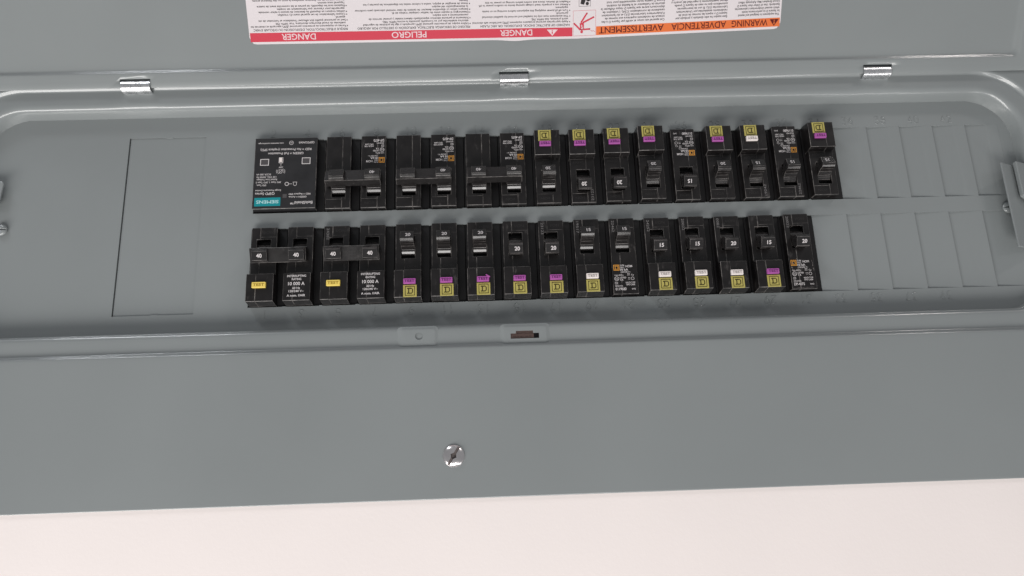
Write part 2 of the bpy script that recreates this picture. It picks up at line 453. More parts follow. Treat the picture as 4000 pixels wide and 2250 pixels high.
def case(kind, bl, br):
    k = (kind, round(bl, 2), round(br, 2))
    if k not in _case: _case[k] = case_mesh(*k)
    return _case[k]

AX_Y, AX_Z, TH = 2.1, 10.85, math.radians(22)
def toggle_mesh(sign, w0=-4.95, w1=4.35, rt=16.8):
    prf = [(6.6*math.sin(math.radians(a)), 6.6*math.cos(math.radians(a))) for a in (-80, -65, -50, -38)]
    prf += [(-3.5, 8.6), (-3.9, 11.5), (-4.55, rt-2.5), (-4.15, rt-1.25), (-3.2, rt), (3.2, rt), (4.15, rt-1.25), (4.55, rt-2.5), (3.9, 11.5), (3.5, 8.6)]
    prf += [(6.6*math.sin(math.radians(a)), 6.6*math.cos(math.radians(a))) for a in (38, 50, 65, 80)] + [(0, -3)]
    c, s = math.cos(TH*sign), math.sin(TH*sign)
    pts = [(AX_Z+t*c+r*s, -AX_Y-t*s+r*c) for (t, r) in prf]
    bm = bmesh.new()
    prism(bm, pts, 'x', w0, w1, 0.14, 'all', 1, 1)
    # padlock hole's shade painted as a black disc on each toggle side
    zc0, hc0 = AX_Z+13.2*s, -AX_Y+13.2*c
    for xx in (w0-.03, w1+.03):
        ring = [bm.verts.new((xx, -(hc0+0.95*math.sin(2*math.pi*i/12)), zc0+0.95*math.cos(2*math.pi*i/12))) for i in range(12)]
        f = bm.faces.new(ring); f.material_index = 2
    return bm_mesh('handle', bm, ['handle', 'edge', 'hole'])
_tog = {s: toggle_mesh(s) for s in (-1, 1)}
_tog2 = {s: toggle_mesh(s, -5.5, 4.9, 17.2) for s in (-1,)}

def on_toggle(fl, sign, rt):
    """print laid out flat round (0,0) moved onto the toggle's outer face"""
    c, s = math.cos(TH*sign), math.sin(TH*sign); r = rt+0.05
    return [(a, AX_Y+b*s-r*c, AX_Z+b*c+r*s) for (a, b) in fl.v]
_num = {}
def number_mesh(num, sign, rt, dx):
    k = (num, sign, rt, dx)
    if k not in _num:
        fl = Flat(); fl.text(num, dx, 0.05, 2.55, align='c', bold=0.025)
        v = on_toggle(fl, sign, rt)
        me = mesh_from('rating_number', v, fl.f, ['print'])
        if me.polygons[0].normal.y > 0: me.flip_normals()
        _num[k] = me
    return _num[k]

def button_mesh(x0, x1, z0, z1, col):
    bm = bmesh.new()
    c = 0.55
    pts = [(x0+c, z0), (x1-c*.4, z0), (x1, z0+c), (x1, z1-c*.3), (x1-c, z1), (x0+c*.4, z1), (x0, z1-c), (x0, z0+c*.4)]
    prism(bm, pts, 'y', -H2-1.75, -H2+1.0, 0.25, 'a', 0)
    return bm_mesh('test_button', bm, [col])
_btn, _let = {}, {}
def test_button(root, x0, x1, z0, z1, col):
    k = (x0, x1, z0, z1, col)
    if k not in _btn: _btn[k] = button_mesh(x0, x1, z0, z1, col)
    b = link('test_button', _btn[k], root)
    if k not in _let:
        fl = Flat(); fl.text('TEST', (x0+x1)/2, (z0+z1)/2+.05, 1.75, width=(x1-x0)*0.82, align='c', bold=0.022)
        o = fl.front('test_lettering', -H2-1.80, [col+'d'], b); _let[k] = o.data
    else: link('test_lettering', _let[k], b)
    return b

def emblem_marks(fl, x0, x1, z0, z1, m=0, t=0.45):
    """square frame with a slab D inside"""
    w = x1-x0; h = z1-z0
    fl.frame(x0+.13*w, x1-.13*w, z0+.11*h, z1-.11*h, t*w/9.3, m)
    a0, a1, b0, b1 = x0+.29*w, x1-.27*w, z0+.26*h, z1-.26*h; q = 0.075*w
    fl.rect(a0, a1-q*1.4, b0, b0+q, m); fl.rect(a0, a1-q*1.4, b1-q, b1, m)
    fl.rect(a0+q, a0+2.1*q, b0+q, b1-q, m)
    fl.rect(a1-q, a1, b0+1.4*q, b1-1.4*q, m)
    fl.poly([(a1-q*1.4, b1), (a1-q*1.4, b1-q), (a1-q, b1-1.4*q), (a1, b1-1.4*q)], m)
    fl.poly([(a1-q*1.4, b0+q), (a1-q*1.4, b0), (a1, b0+1.4*q), (a1-q, b0+1.4*q)], m)
EX = (-3.0, 6.3, -27.05, -18.4)
bm = bmesh.new(); box(bm, EX[0], EX[1], -H2-0.14, -H2+.3, EX[2], EX[3], 0.08, 0)
_emb = bm_mesh('emblem', bm, ['olive']); _embm = None
def emblem(root):
    global _embm
    e = link('emblem', _emb, root)
    if _embm is None:
        fl = Flat(); emblem_marks(fl, *EX); _embm = fl.front('emblem_mark', -H2-0.19, ['olived'], e).data
    else: link('emblem_mark', _embm, e)

_cap = {}
def moulded(root, kind):
    for word, x, z, w in (('I/ON', 2.8, 24.4, 6.5), ('O/OFF', 3.0, -3.6, 8.0)):
        if word == 'O/OFF' and kind != 'block': continue
        if word not in _cap:
            fl = Flat(); fl.text(word, x, z, 1.9, width=w, align='c')
            _cap[word] = fl.front('moulded_lettering', -H1-0.10, ['relief'], root, relief=0.12).data
        else: link('moulded_lettering', _cap[word], root)
_ser = {}
def serial(root, s):
    if s not in _ser:
        fl = Flat(); fl.text(s, -6.2, 26.6, 1.75, width=1.75*len(s), rot=-math.pi/2)
        _ser[s] = fl.front('serial_number', -H1-0.05, ['printdim'], root).data
    else: link('serial_number', _ser[s], root)
_prn = {}
def type_print(root, issue, swd=True):
    k = (issue, swd)
    if k not in _prn:
        fl = Flat()
        fl.text('TYPE', -3.3, -7.3, 1.05, width=3.2, bold=.01); fl.text('TIPO', -3.3, -8.75, 1.05, width=2.9, bold=.01)
        fl.text('HOM', 0.8, -7.9, 1.55, width=4.6, bold=.02); fl.text('10 kA', -3.2, -10.35, 1.5, width=5.6, bold=.02)
        fl.text('120/240 V~', -2.8, -12.1, 0.95, width=7.0, bold=.01)
        fl.frame(-7.6, -5.9, -14.6, -14.1, .14); fl.stroke((-5.9, -14.35), (-5.0, -14.35), .3); fl.text('Al/Cu', -4.7, -14.3, 1.1, width=3.4, bold=.01)
        if swd:
            fl.frame(1.6, 3.4, -13.5, -13.0, .14); fl.frame(1.6, 3.4, -14.6, -14.1, .14); fl.text('Cu', 4.3, -14.3, 1.1, bold=.01)
            fl.ring(5.2, -16.9, 1.15, .22); fl.text('SEM', 1.9, -16.4, .7, width=1.6); fl.text('117', 2.0, -17.5, .7, width=1.5)
        fl.ring(-6.1, -16.9, 1.6, .28); fl.text('UL', -6.1, -16.9, 1.2, align='c', bold=.01)
        fl.text('LISTED', -3.8, -16.2, 1.1, width=4.3, bold=.015); fl.text('C.B.', -3.8, -17.8, 1.1, width=2.4, bold=.015)
        fl.frame(-7.5, -5.6, -20.9, -19.3, .18); fl.text('21', -6.55, -20.1, .95, align='c')
        fl.text('HACR TYPE', 0.2, -19.9, 1.1, width=6.6, bold=.01); fl.text('TIPO CARR', 0.2, -21.4, 1.1, width=6.4, bold=.01)
        fl.text('ISSUE NO.', -7.4, -22.2, 1.05, width=5.5, bold=.01); fl.text(issue, -7.4, -24.4, 1.9, width=7.6, bold=.012)
        if swd: fl.text('SWD', 4.2, -24.6, 1.05, width=2.7, bold=.01)
        a = fl.front('rating_print', -H1-0.15, ['print'], root)
        g = Flat(); w = (-7.9, -3.7, -10.9, -6.7)
        g.frame(*w, .42)
        q = (-7.1, -4.5, -10.1, -7.5); g.frame(q[0]+.3, q[1], q[2], q[3], .38); g.rect(q[0]-.05, q[0]+.35, q[3]-.38, q[3]); g.rect(q[0]-.05, q[0]+.35, q[2], q[2]+.38)
        b = g.front('emblem_mark', -H1-0.15, ['orange'], root)
        _prn[k] = (a.data, b.data)
    else:
        link('rating_print', _prn[k][0], root); link('emblem_mark', _prn[k][1], root)

LABEL = {
 1: 'two-pole 40 amp breaker with yellow test button and smooth unlettered trip bar',
 5: 'two-pole 40 amp breaker with yellow test button and COMMON TRIP lettering on its bar',
 9: '20 amp breaker, pink test button, switched on, touching the two-pole yellow-button breaker',
 11: '20 amp breaker, pink test button, switched on, second beyond the two-pole yellow-button breakers',
 13: '20 amp breaker, pink test button with a torn flake, between one on and one off',
 15: '20 amp breaker, pink test button, switched off, no serial digits, beside one switched on',
 17: '20 amp breaker, pink test button, switched off, grey 23123, beside a white-button breaker',
 19: '15 amp breaker with white test button, switched on, grey digits 19517',
 21: '15 amp breaker without test button, switched on, print 0119680, between two white-button breakers',
 23: '15 amp breaker with white test button, touching the 0119680 breaker, grey digits 24252',
 25: '15 amp breaker, white test button, grey digits 20022, between two other white-button breakers',
 27: '20 amp breaker with white test button, switched off, grey digits 0082',
 29: '15 amp breaker, pink test button, between the white-button 20 amp and the DP-4075 breaker',
 31: '20 amp breaker without test button, worn DP-4075 print, last before the blank knockouts',
 6: 'two-pole 40 amp breaker with orange emblem, beside the surge protector',
 10: 'two-pole 40 amp breaker with orange emblem, between two similar two-pole breakers',
 14: 'two-pole 40 amp breaker with orange emblem, both handles numbered, beside a pink-button breaker',
 18: '20 amp breaker, pink test button, touching the two-pole breaker with orange emblem',
 20: '20 amp breaker, pink test button, handle thrown to the middle strip, grey digits 23123',
 22: '20 amp breaker, pink test button, handle thrown to the middle strip, under stamped 22',
 24: '20 amp breaker, pink test button, standing proud beside the 0119680 breaker without button',
 26: '15 amp breaker without test button, 0119680 print, between two pink-button 20 amp breakers',
 28: '20 amp breaker, pink test button, between the 0119680 breaker and a white-button breaker',
 30: '15 amp breaker with white test button, faint digits 19242, among pink-button neighbours',
 32: '15 amp breaker without test button, between white-button and pink-button breakers, faint 22462',
 34: '15 amp breaker, pink test button, standing proud, last before the blank knockouts',
}
def sgl(row, slot, num, amps, on, kind, btn=None, ser=None, issue=None, dz=0.0, dh=0.0):
    top = row == 't'
    root = empty('circuit_breaker', (slot*P+FX, -dh, (ZC if top else -ZC)+dz), math.pi if top else 0)
    bl, br = (-14.7, 10.7) if top else (-10.7, 14.7)
    link('case', case('flat' if kind == 'flat' else 'block', bl, br), root)
    h = link('handle', _tog[1 if on else -1], root)
    link('rating_number', number_mesh(amps, 1 if on else -1, 16.8, 0.5), h)
    moulded(root, kind)
    if ser: serial(root, ser)
    if kind == 'flat': type_print(root, issue)
    else:
        test_button(root, -2.8, 5.7, -17.75, -14.1, btn); emblem(root)
    tag(root, LABEL[num], 'circuit breaker', 'breakers in the panel rows')
    return root

_bar = {}
def tie_bar(root, x0, x1, letters=True):
    sgn = -1; c, s = math.cos(TH*sgn), math.sin(TH*sgn)
    bm = bmesh.new()
    pts = [(-5.0, 8.2), (-5.2, 14.4), (5.2, 14.4), (5.0, 8.2)]
    prism(bm, [(AX_Z+t*c+r*s, -AX_Y-t*s+r*c) for (t, r) in pts], 'x', x0, x1, 0.25, 'all')
    b = link('tie_bar', bm_mesh('tie_bar', bm, ['black', 'edge']), root)
    if not letters: return
    fl = Flat(); cx = (5.0+P-5.6)/2
    fl.text('COMMON', cx, -1.15, 1.75, width=12.4, align='c'); fl.text('TRIP', cx, -3.4, 1.75, width=6.5, align='c')
    fl.text('COMMON', cx, 1.15, 1.75, width=12.4, align='c', flip=True); fl.text('TRIP', cx, 3.4, 1.75, width=6.5, align='c', flip=True)
    v = on_toggle(fl, -1, 14.4)
    me = mesh_from('moulded_lettering', v, fl.f, ['relief'])
    if me.polygons[0].normal.y > 0: me.flip_normals()
    link('moulded_lettering', me, b)
_ir = None
def interrupting(root, dx):
    global _ir
    if _ir is None:
        fl = Flat()
        for s, z, cp, w in (('INTERRUPTING', -9.7, 1.45, 13.0), ('RATING', -12.0, 1.45, 6.5), ('10 000 A', -15.2, 2.2, 11.3),
                            ('60 Hz', -18.3, 1.45, 5.3), ('120/240 V~', -20.5, 1.45, 10.2), ('A nom. I/AIR', -23.6, 1.5, 12.6)):
            fl.text(s, -0.2, z, cp, width=w, align='c', bold=.018)
        o = fl.front('rating_print', -H2-0.05, ['print'], root); _ir = o.data
    else: o = link('rating_print', _ir, root)
    o.location = (dx*S, 0, 0)
def dbl(row, slot, nums, blocks, blank=False, ser=None):
    top = row == 't'
    root = empty('two_pole_breaker', ((slot+(1 if top else 0))*P+FX, 0, ZC if top else -ZC), math.pi if top else 0)
    bl, br = (-14.7, 10.7) if top else (-10.7, 14.7)
    for k in (0, 1):
        c = link('case', case('block' if blocks else 'flat', bl, br), root); c.location = (k*P*S, 0, 0)
        h = link('handle', _tog2[-1], root); h.location = (k*P*S, 0, 0)
        if not (blank and k == 1): link('rating_number', number_mesh('40', -1, 17.2, -0.3), h)
    tie_bar(root, *((-6.0, P+8.1) if top else (-7.6, P+5.6)), letters=nums[0] != 1)
    moulded(root, 'flat')
    if blocks:
        test_button(root, -4.9, 4.6, -17.75, -13.7, 'yellow'); interrupting(root, P)
    else:
        type_print(root, 'DP-4075', False)
    if ser: serial(root, ser)
    tag(root, LABEL[nums[0]], 'circuit breaker', 'breakers in the panel rows')

dbl('b', 0, (1, 3), True); dbl('b', 2, (5, 7), True, ser='24382')
for a in ((4, 9, '20', True, 'block', 'pink', None), (5, 11, '20', True, 'block', 'pink', None), (6, 13, '20', True, 'block', 'pink', None),
          (7, 15, '20', False, 'block', 'pink', None), (8, 17, '20', False, 'block', 'pink', '23123'), (9, 19, '15', True, 'block', 'white', '19517'),
          (10, 21, '15', True, 'flat', None, '22462', '0119680'), (11, 23, '15', False, 'block', 'white', '24252'), (12, 25, '15', False, 'block', 'white', '20022'),
          (13, 27, '20', False, 'block', 'white', '0082'), (14, 29, '15', False, 'block', 'pink', None), (15, 31, '20', False, 'flat', None, '20022', 'DP-4075')):
    sgl('b', *a, dz=random.uniform(-.25, .25), dh=random.uniform(-.1, .25))
bm = bmesh.new()                             # flake torn from the pink button at number 13
prism(bm, [(3.2, -13.1), (4.0, -12.9), (6.4, -14.4), (6.2, -15.0), (4.6, -14.6)], 'y', -H2-1.9, -H2-0.9, 0.1, 'a', 0)
link('button_flake', bm_mesh('button_flake', bm, ['pink']), bpy.data.objects['circuit_breaker.002'])
def scuff(root, marks, y):
    fl = Flat()
    for (x0, z0, x1, z1, w) in marks:
        k = 7; p = [(x0+(x1-x0)*i/k+random.uniform(-.12, .12), z0+(z1-z0)*i/k) for i in range(k+1)]
        for a, b in zip(p, p[1:]):
            if random.random() < .8: fl.stroke(a, b, w*random.uniform(.4, 1.3))
    return fl.front('scuff_mark', y, ['scuff'], root)
scuff(bpy.data.objects['circuit_breaker.011'], [(-3.4, -5.5, -3.0, -27.6, .22), (-7.9, -8.5, -5.6, -9.2, .35), (-7.6, -11.6, -6.4, -15.4, .5), (7.4, -7, 7.9, -15, .2), (-6, -27.3, 6, -26.9, .12)], -H1-0.19)
dbl('t', 2, (6, 8), False, True); dbl('t', 4, (10, 12), False, True); dbl('t', 6, (14, 16), False)
for a, dz, dh in (((8, 18, '20', False, 'block', 'pink', None), 0, 0), ((9, 20, '20', True, 'block', 'pink', '23123'), -.2, 0),
          ((10, 22, '20', True, 'block', 'pink', None), .3, 0), ((11, 24, '20', False, 'block', 'pink', None), 1.0, 1.2),
          ((12, 26, '15', True, 'flat', None, None, '0119680'), 0, 0), ((13, 28, '20', False, 'block', 'pink', None), .2, .3),
          ((14, 30, '15', False, 'block', 'white', '19242'), .2, .3), ((15, 32, '15', False, 'flat', None, '22462', '0119680'), 0.3, .4),
          ((16, 34, '15', False, 'block', 'pink', None), .9, 1.0)):
    sgl('t', *a, dz=dz, dh=dh)

# ------------------------------------------------------------------ surge protector in the first two slots of the top row
spd = empty('surge_protector', (23.1, 0, ZC), math.pi)
tag(spd, 'black surge protective device with teal name strip, two breaker slots wide', 'surge protector')
bm = bmesh.new()
box(bm, -P*2+23.1+.12, 23.1-.12, 1.4, 30, -28.75, 28.75, 0.2, 1, 1, 2)
prism(bm, [(-22.5, -27.9), (22.5, -27.9), (22.5, 27.3), (-22.5, 27.3)], 'y', -H1-.4, 1.6, 0.3, 'front')
link('case', bm_mesh('case', bm, ['spdface', 'edge', 'base']), spd)
def q2(x, y):                                 # read off the device face, upside down as it is mounted
    L = 187-(y-235)*0.045; W = 946+(y-235)*0.014
    return ((0.5-(x-L)/W)*44.8, ((y-235)/1067-0.5)*54.8-.2)
YS = -H1-.46
fl = Flat()
def st(s, xa, xb, y, cap, bold=.012):
    a = q2(xb, y); b = q2(xa, y)
    fl.text(s, a[0], a[1], cap, width=b[0]-a[0], bold=bold)
st('BoltShield\u2122', 725, 1062, 1222, 2.1); st('GREEN = Active', 700, 972, 1135, 1.25); st('RED = Replace SPD', 700, 1030, 1092, 1.25)
st('QSPD Series', 187, 483, 1078, 1.8); st('Surge Protective Device', 190, 580, 1030, 1.2); st('SPD Type,', 205, 355, 950, 1.2)
st('SPD Type 1, SPD Type 2', 195, 580, 908, 1.2); st('Rated Line Voltage', 207, 518, 866, 1.2); st('120 VAC, 50/60 Hz', 203, 508, 828, 1.2)
st('SCCR: 200 kA', 203, 425, 787, 1.2); st('OFF', 545, 608, 681, 1.2); st('GREEN = Full Protection', 380, 922, 470, 1.75)
st('RED = No Protection (replace SPD)', 263, 1043, 410, 1.75); st('QSPD2A065', 850, 1090, 307, 1.5); st('usa.siemens.com/surge', 228, 615, 312, 1.1)
def fr(x0, y0, x1, y1, t):
    a = q2(x1, y0); b = q2(x0, y1); fl.frame(min(a[0], b[0]), max(a[0], b[0]), min(a[1], b[1]), max(a[1], b[1]), t)
fr(257, 550, 395, 650, .5); fr(895, 540, 1030, 640, .5); fr(543, 530, 612, 618, .45)
fl.ring(*q2(735, 308), 1.6, .3); fl.text('UL', *q2(735, 308), 1.2, align='c')
fl.ring(*q2(668, 937), 1.5, .4); fl.stroke(q2(700, 937), q2(750, 937), .25); fl.stroke(q2(577, 618), q2(577, 660), .3)
def bell(cx, cy):
    c = q2(cx, cy)
    o = [(-1.6, -1.3), (-1.1, -.9), (-1.1, .6), (-.6, 1.4), (.6, 1.4), (1.1, .6), (1.1, -.9), (1.6, -1.3), (-1.6, -1.3)]
    fl.path([(c[0]+p[0], c[1]+p[1]) for p in o], .28)
bell(793, 937); bell(573, 745)
c = q2(573, 745); fl.stroke((c[0]-2, c[1]-2), (c[0]+2, c[1]+2), .28)
for sx in (-1, 1):
    for rr in (2.4, 3.1):
        fl.path([(c[0]+sx*rr*math.cos(t), c[1]+rr*math.sin(t)) for t in (-.5, -.25, 0, .25, .5)], .22)
fl.front('printed_text', YS, ['print'], spd)
def rect_part(name, x0, y0, x1, y1, mt, y=YS):
    a = q2(x1, y0); b = q2(x0, y1)
    bm = bmesh.new(); box(bm, min(a[0], b[0]), max(a[0], b[0]), y, -H1+.2, min(a[1], b[1]), max(a[1], b[1]))
    return link(name, bm_mesh(name, bm, [mt]), spd)
strip = rect_part('name_strip', 172, 1137, 575, 1263, 'teal')
fl2 = Flat(); a = q2(545, 1200); b = q2(205, 1200)
fl2.text('SIEMENS', a[0], a[1], 2.3, width=b[0]-a[0], bold=.022); fl2.front('strip_lettering', YS-.05, ['tealtxt'], strip)
rect_part('indicator_window', 268, 560, 384, 640, 'led'); rect_part('indicator_window', 906, 550, 1019, 630, 'led')
rect_part('indicator_window', 605, 1088, 670, 1145, 'led'); rect_part('alarm_switch', 558, 540, 598, 600, 'white', YS-.7)

# ------------------------------------------------------------------ the lid, hinged along the top of the opening
TD = math.radians(30); cT, sT = math.cos(TD), math.sin(TD)
HY = -16.6
def lid(x, u, w=0.0):                         # x along the hinge, u up the lid, w towards the viewer
    return (x, HY-u*sT-w*cT, HZ+u*cT-w*sT)
door = part('lid', bpy.data.meshes.new('lid'))
DX0, DX1, DU0, DU1 = -213.0, 587.0, -0.4, 196.0
cut = [h+d for h in HX for d in (-10.9, 10.9)]
dprof = [(0.0, -0.3, 3), (0.1, -0.1, 3), (0.35, 0.0, 3), (4.4, 0.0, 3), (6.3, 0.0, 3), (9.6, 0.0, 3), (10.2, -0.12, 3.5), (10.9, -0.75, 4), (11.7, -2.1, 4.6), (12.5, -2.75, 5.2), (13.6, -2.95, 6), (18.0, -3.0, 8)]
vs, fs, first = [], [], None
nx = sorted(set([i/60 for i in range(61)]))
hs = 0.0
for (off, w, r) in dprof:
    offx = off*1.6                             # wider margin at the ends
    x0, x1, u0, u1 = DX0+offx, DX1-offx, DU0+off, DU1-off
    xs = sorted(set([i/60 for i in range(61)]+[0.0, 1.0]))
    # put points exactly at the slot ends on every loop
    ins = sorted((c_-x0-r)/(x1-x0-2*r) for c_ in cut)
    xs = sorted(xs+ins)
    L = loop(x0, x1, u0, u1, r, xs, 6)
    vs += [lid(x, u, w) for (x, u) in L]
    n = len(L)
nl = len(dprof)
for k in range(nl-1):
    for i in range(n):
        j = (i+1) % n
        if dprof[k][0] == 4.4:                 # slots the hinge leaves come through
            xm = (vs[k*n+i][0]+vs[k*n+j][0])/2
            if i < 67 and any(abs(xm-h) < 10.8 for h in HX): continue
        fs.append((k*n+i, k*n+j, (k+1)*n+j, (k+1)*n+i))
fs.append(tuple((nl-1)*n+i for i in range(n)))
me = mesh_from('lid', vs, fs, ['paint'], smooth=True)
bmc = bmesh.new(); bmc.from_mesh(me); bmesh.ops.recalc_face_normals(bmc, faces=bmc.faces)
if sum(f.normal.y*f.calc_area() for f in bmc.faces) > 0: bmesh.ops.reverse_faces(bmc, faces=bmc.faces)
bmc.to_mesh(me); bmc.free()
door.data = me
md = door.modifiers.new('edge_split', 'EDGE_SPLIT'); md.split_angle = math.radians(50)
sd = door.modifiers.new('sheet', 'SOLIDIFY'); sd.thickness = 0.5*S; sd.offset = -1

# hinges: plated leaves curling out of the lid's slot, over its edge and into the flange
def hinge_mesh():
    prof_ = [(5.3, -1.4), (4.8, -.2), (4.2, 0.9), (3.2, 1.6), (1.8, 2.05), (0.3, 2.1), (-1.1, 1.6), (-2.1, 0.5), (-2.9, -1.2), (-3.6, -3.4), (-3.9, -4.8)]
    t = 0.8; v, f = [], []
    N = len(prof_)
    nrm = []
    for i in range(N):
        a = prof_[max(0, i-1)]; b = prof_[min(N-1, i+1)]
        dx, dy = b[0]-a[0], b[1]-a[1]; l = math.hypot(dx, dy); nrm.append((-dy/l, dx/l))
    def put(x, u, w): 
        # u,w in a frame halfway between lid and cover
        th = math.radians(12); return (x, HY-u*math.sin(th)-w*math.cos(th), HZ+u*math.cos(th)-w*math.sin(th))
    xs = [-10.3, -8.6, -6.9, -5.2, -3.4, -1.2, 1.2, 3.4, 5.2, 6.9, 8.6, 10.3]
    scal = [0, 0.5, 1.3, 1.3, .5, 0, 0, .5, 1.3, 1.3, .5, 0]     # two notches bitten out of the lower edge
    for lay in (0, 1):
        for i, (u, w) in enumerate(prof_):
            for k, x in enumerate(xs):
                du = 0
                if i == N-1: du = scal[k]*0.7
                if i == N-2: du = scal[k]*0.45
                s_ = -0.0 if lay == 0 else -t
                v.append(put(x, u+nrm[i][0]*s_*-1+du, w+nrm[i][1]*s_*-1+(du*1.6 if du else 0)))
    K = len(xs)
    for lay in (0, 1):
        o = lay*N*K
        for i in range(N-1):
            for k in range(K-1):
                q = (o+i*K+k, o+i*K+k+1, o+(i+1)*K+k+1, o+(i+1)*K+k)
                f.append(q if lay else q[::-1])
    o = N*K
    for i in range(N-1):
        for k in (0, K-1):
            f.append((i*K+k, (i+1)*K+k, o+(i+1)*K+k, o+i*K+k))
    for k in range(K-1):
        f.append((k, k+1, o+k+1, o+k)); e = (N-1)*K; f.append((e+k, e+k+1, o+e+k+1, o+e+k))
    me = mesh_from('hinge', v, f, ['zinc'], smooth=True)
    b = bmesh.new(); b.from_mesh(me); bmesh.ops.recalc_face_normals(b, faces=b.faces); b.to_mesh(me); b.free()
    return me
hm = hinge_mesh()
for i, hx in enumerate(HX):
    o = link('hinge', hm, panel); o.location = ((hx-PX)*S, 0, 0); o.rotation_euler = (0, math.radians((1.0, 0.2, -0.8)[i]), 0)
    o.location.z = -math.tan(0)*0
    md = o.modifiers.new('edge_split', 'EDGE_SPLIT'); md.split_angle = math.radians(40)
    o.rotation_euler = (0, 0, 0)

# ------------------------------------------------------------------ warning sticker on the inside of the lid
LX0, LX1, LU0, LU1 = 0.6, 388.6, 28.4, 118.0
def bend(x): return 0.0287*max(0.0, x-238.0)
def lift(x, u): return 0.45*math.exp(-((x-197-0.5*(u-30))/5.0)**2) + 0.25*math.exp(-((x-206+0.3*(u-30))/3.0)**2)
W0 = -3.0
def on_label(x, u, e): return lid(x, u+bend(x)-(0.9*math.exp(-((x-193)/9.0)**2) if u < 29.5 else 0), W0+0.06+e+lift(x, u))
bm = bmesh.new()
NX, NU, CR = 160, 30, 4.5
grid = []
for j in range(NU+1):
    row = []
    for i in range(NX+1):
        x = LX0+(LX1-LX0)*i/NX; u = LU0+(LU1-LU0)*(j/NU)**1.6
        # rounded lower corners
        d = LX0+CR-x if x < LX0+CR else (x-(LX1-CR) if x > LX1-CR else 0)
        if d > 0: u = max(u, LU0+CR-math.sqrt(max(0, CR*CR-d*d)))
        row.append(bm.verts.new(on_label(x, u, 0)))
    grid.append(row)
for j in range(NU):
    for i in range(NX):
        vv = (grid[j][i], grid[j][i+1], grid[j+1][i+1], grid[j+1][i])
        try: bm.faces.new(vv)
        except ValueError: pass
bmesh.ops.remove_doubles(bm, verts=bm.verts, dist=1e-4); bmesh.ops.dissolve_degenerate(bm, edges=bm.edges, dist=1e-5)
def lidmesh(name, bm, mats):
    bmesh.ops.scale(bm, vec=(S, S, S), verts=bm.verts)
    for f in bm.faces:
        f.normal_update()
        if f.normal.y > 0: f.normal_flip()
    me = bpy.data.meshes.new(name); bm.to_mesh(me); bm.free()
    for k in mats: me.materials.append(M[k])
    me.polygons.foreach_set('use_smooth', [True]*len(me.polygons))
    return link(name, me, door)
sheet = lidmesh('warning_label', bm, ['paper'])
sheet['label'] = 'white warning sticker with red and orange banners, upside down'
def strip_on(name, x0, x1, u0, u1, e, mt):
    bm = bmesh.new(); k = max(2, int((x1-x0)/2.5)); a = []
    for i in range(k+1):
        x = x0+(x1-x0)*i/k; a.append([bm.verts.new(on_label(x, u0+(u1-u0)*j/4, e)) for j in range(5)])
    for i in range(k):
        for j in range(4): bm.faces.new((a[i][j], a[i+1][j], a[i+1][j+1], a[i][j+1]))
    return lidmesh(name, bm, [mt])
strip_on('danger_banner', 1.2, 234.8, 30.0, 36.2, 0.05, 'red')
strip_on('warning_banner', 252.2, 388.0, 30.1, 36.2, 0.05, 'warn')
def on_lid(fl_, name, e, mats):
    bm = bmesh.new(); V = [bm.verts.new(on_label(p[0], p[1], e)) for p in fl_.v]
    for q, mm in zip(fl_.f, fl_.m):
        try: f = bm.faces.new([V[i] for i in q]); f.material_index = mm
        except ValueError: pass
    return lidmesh(name, bm, mats)
fl = Flat()
for s, xa, xb in (('DANGER', 23.7, 48.2), ('PELIGRO', 103, 128.2), ('DANGER', 181.8, 205.3)):
    fl = Flat(); fl.text(s, xb, 33.2, 4.0, width=xb-xa, flip=True, bold=.012); on_lid(fl, 'danger_lettering', 0.10, ['redtxt'])
fl = Flat(); fl.poly([(216.0, 35.0), (224.0, 35.0), (220.0, 31.0-.4)], 0); on_lid(fl, 'danger_triangle', 0.10, ['redtxt'])
fl = Flat(); fl.rect(219.65, 220.35, 31.9, 33.6); fl.rect(219.65, 220.35, 34.0, 34.6); on_lid(fl, 'danger_triangle', 0.15, ['red'])
fl = Flat()
for s, xa, xb in (('AVERTISSEMENT', 254.4, 302.0), ('ADVERTENCIA', 307.6, 348.2), ('WARNING', 352.3, 379.0)):
    fl = Flat(); fl.text(s, xb, 33.3, 4.3, width=xb-xa, flip=True, bold=0.0 if 'M' in s else .010); on_lid(fl, 'warning_lettering', 0.10, ['warntxt'])
    if 'M' in s:
        fl = Flat(); fl.text(s, xb-.22, 33.36, 4.3, width=xb-xa, flip=True); on_lid(fl, 'warning_lettering', 0.115, ['warntxt'])
fl = Flat(); fl.poly([(380.4, 35.3), (387.2, 35.3), (383.8, 30.6)], 0); on_lid(fl, 'warning_triangle', 0.10, ['warntxt'])
fl = Flat(); fl.rect(383.45, 384.15, 31.7, 33.7); fl.rect(383.45, 384.15, 34.1, 34.8); on_lid(fl, 'warning_triangle', 0.15, ['warn'])
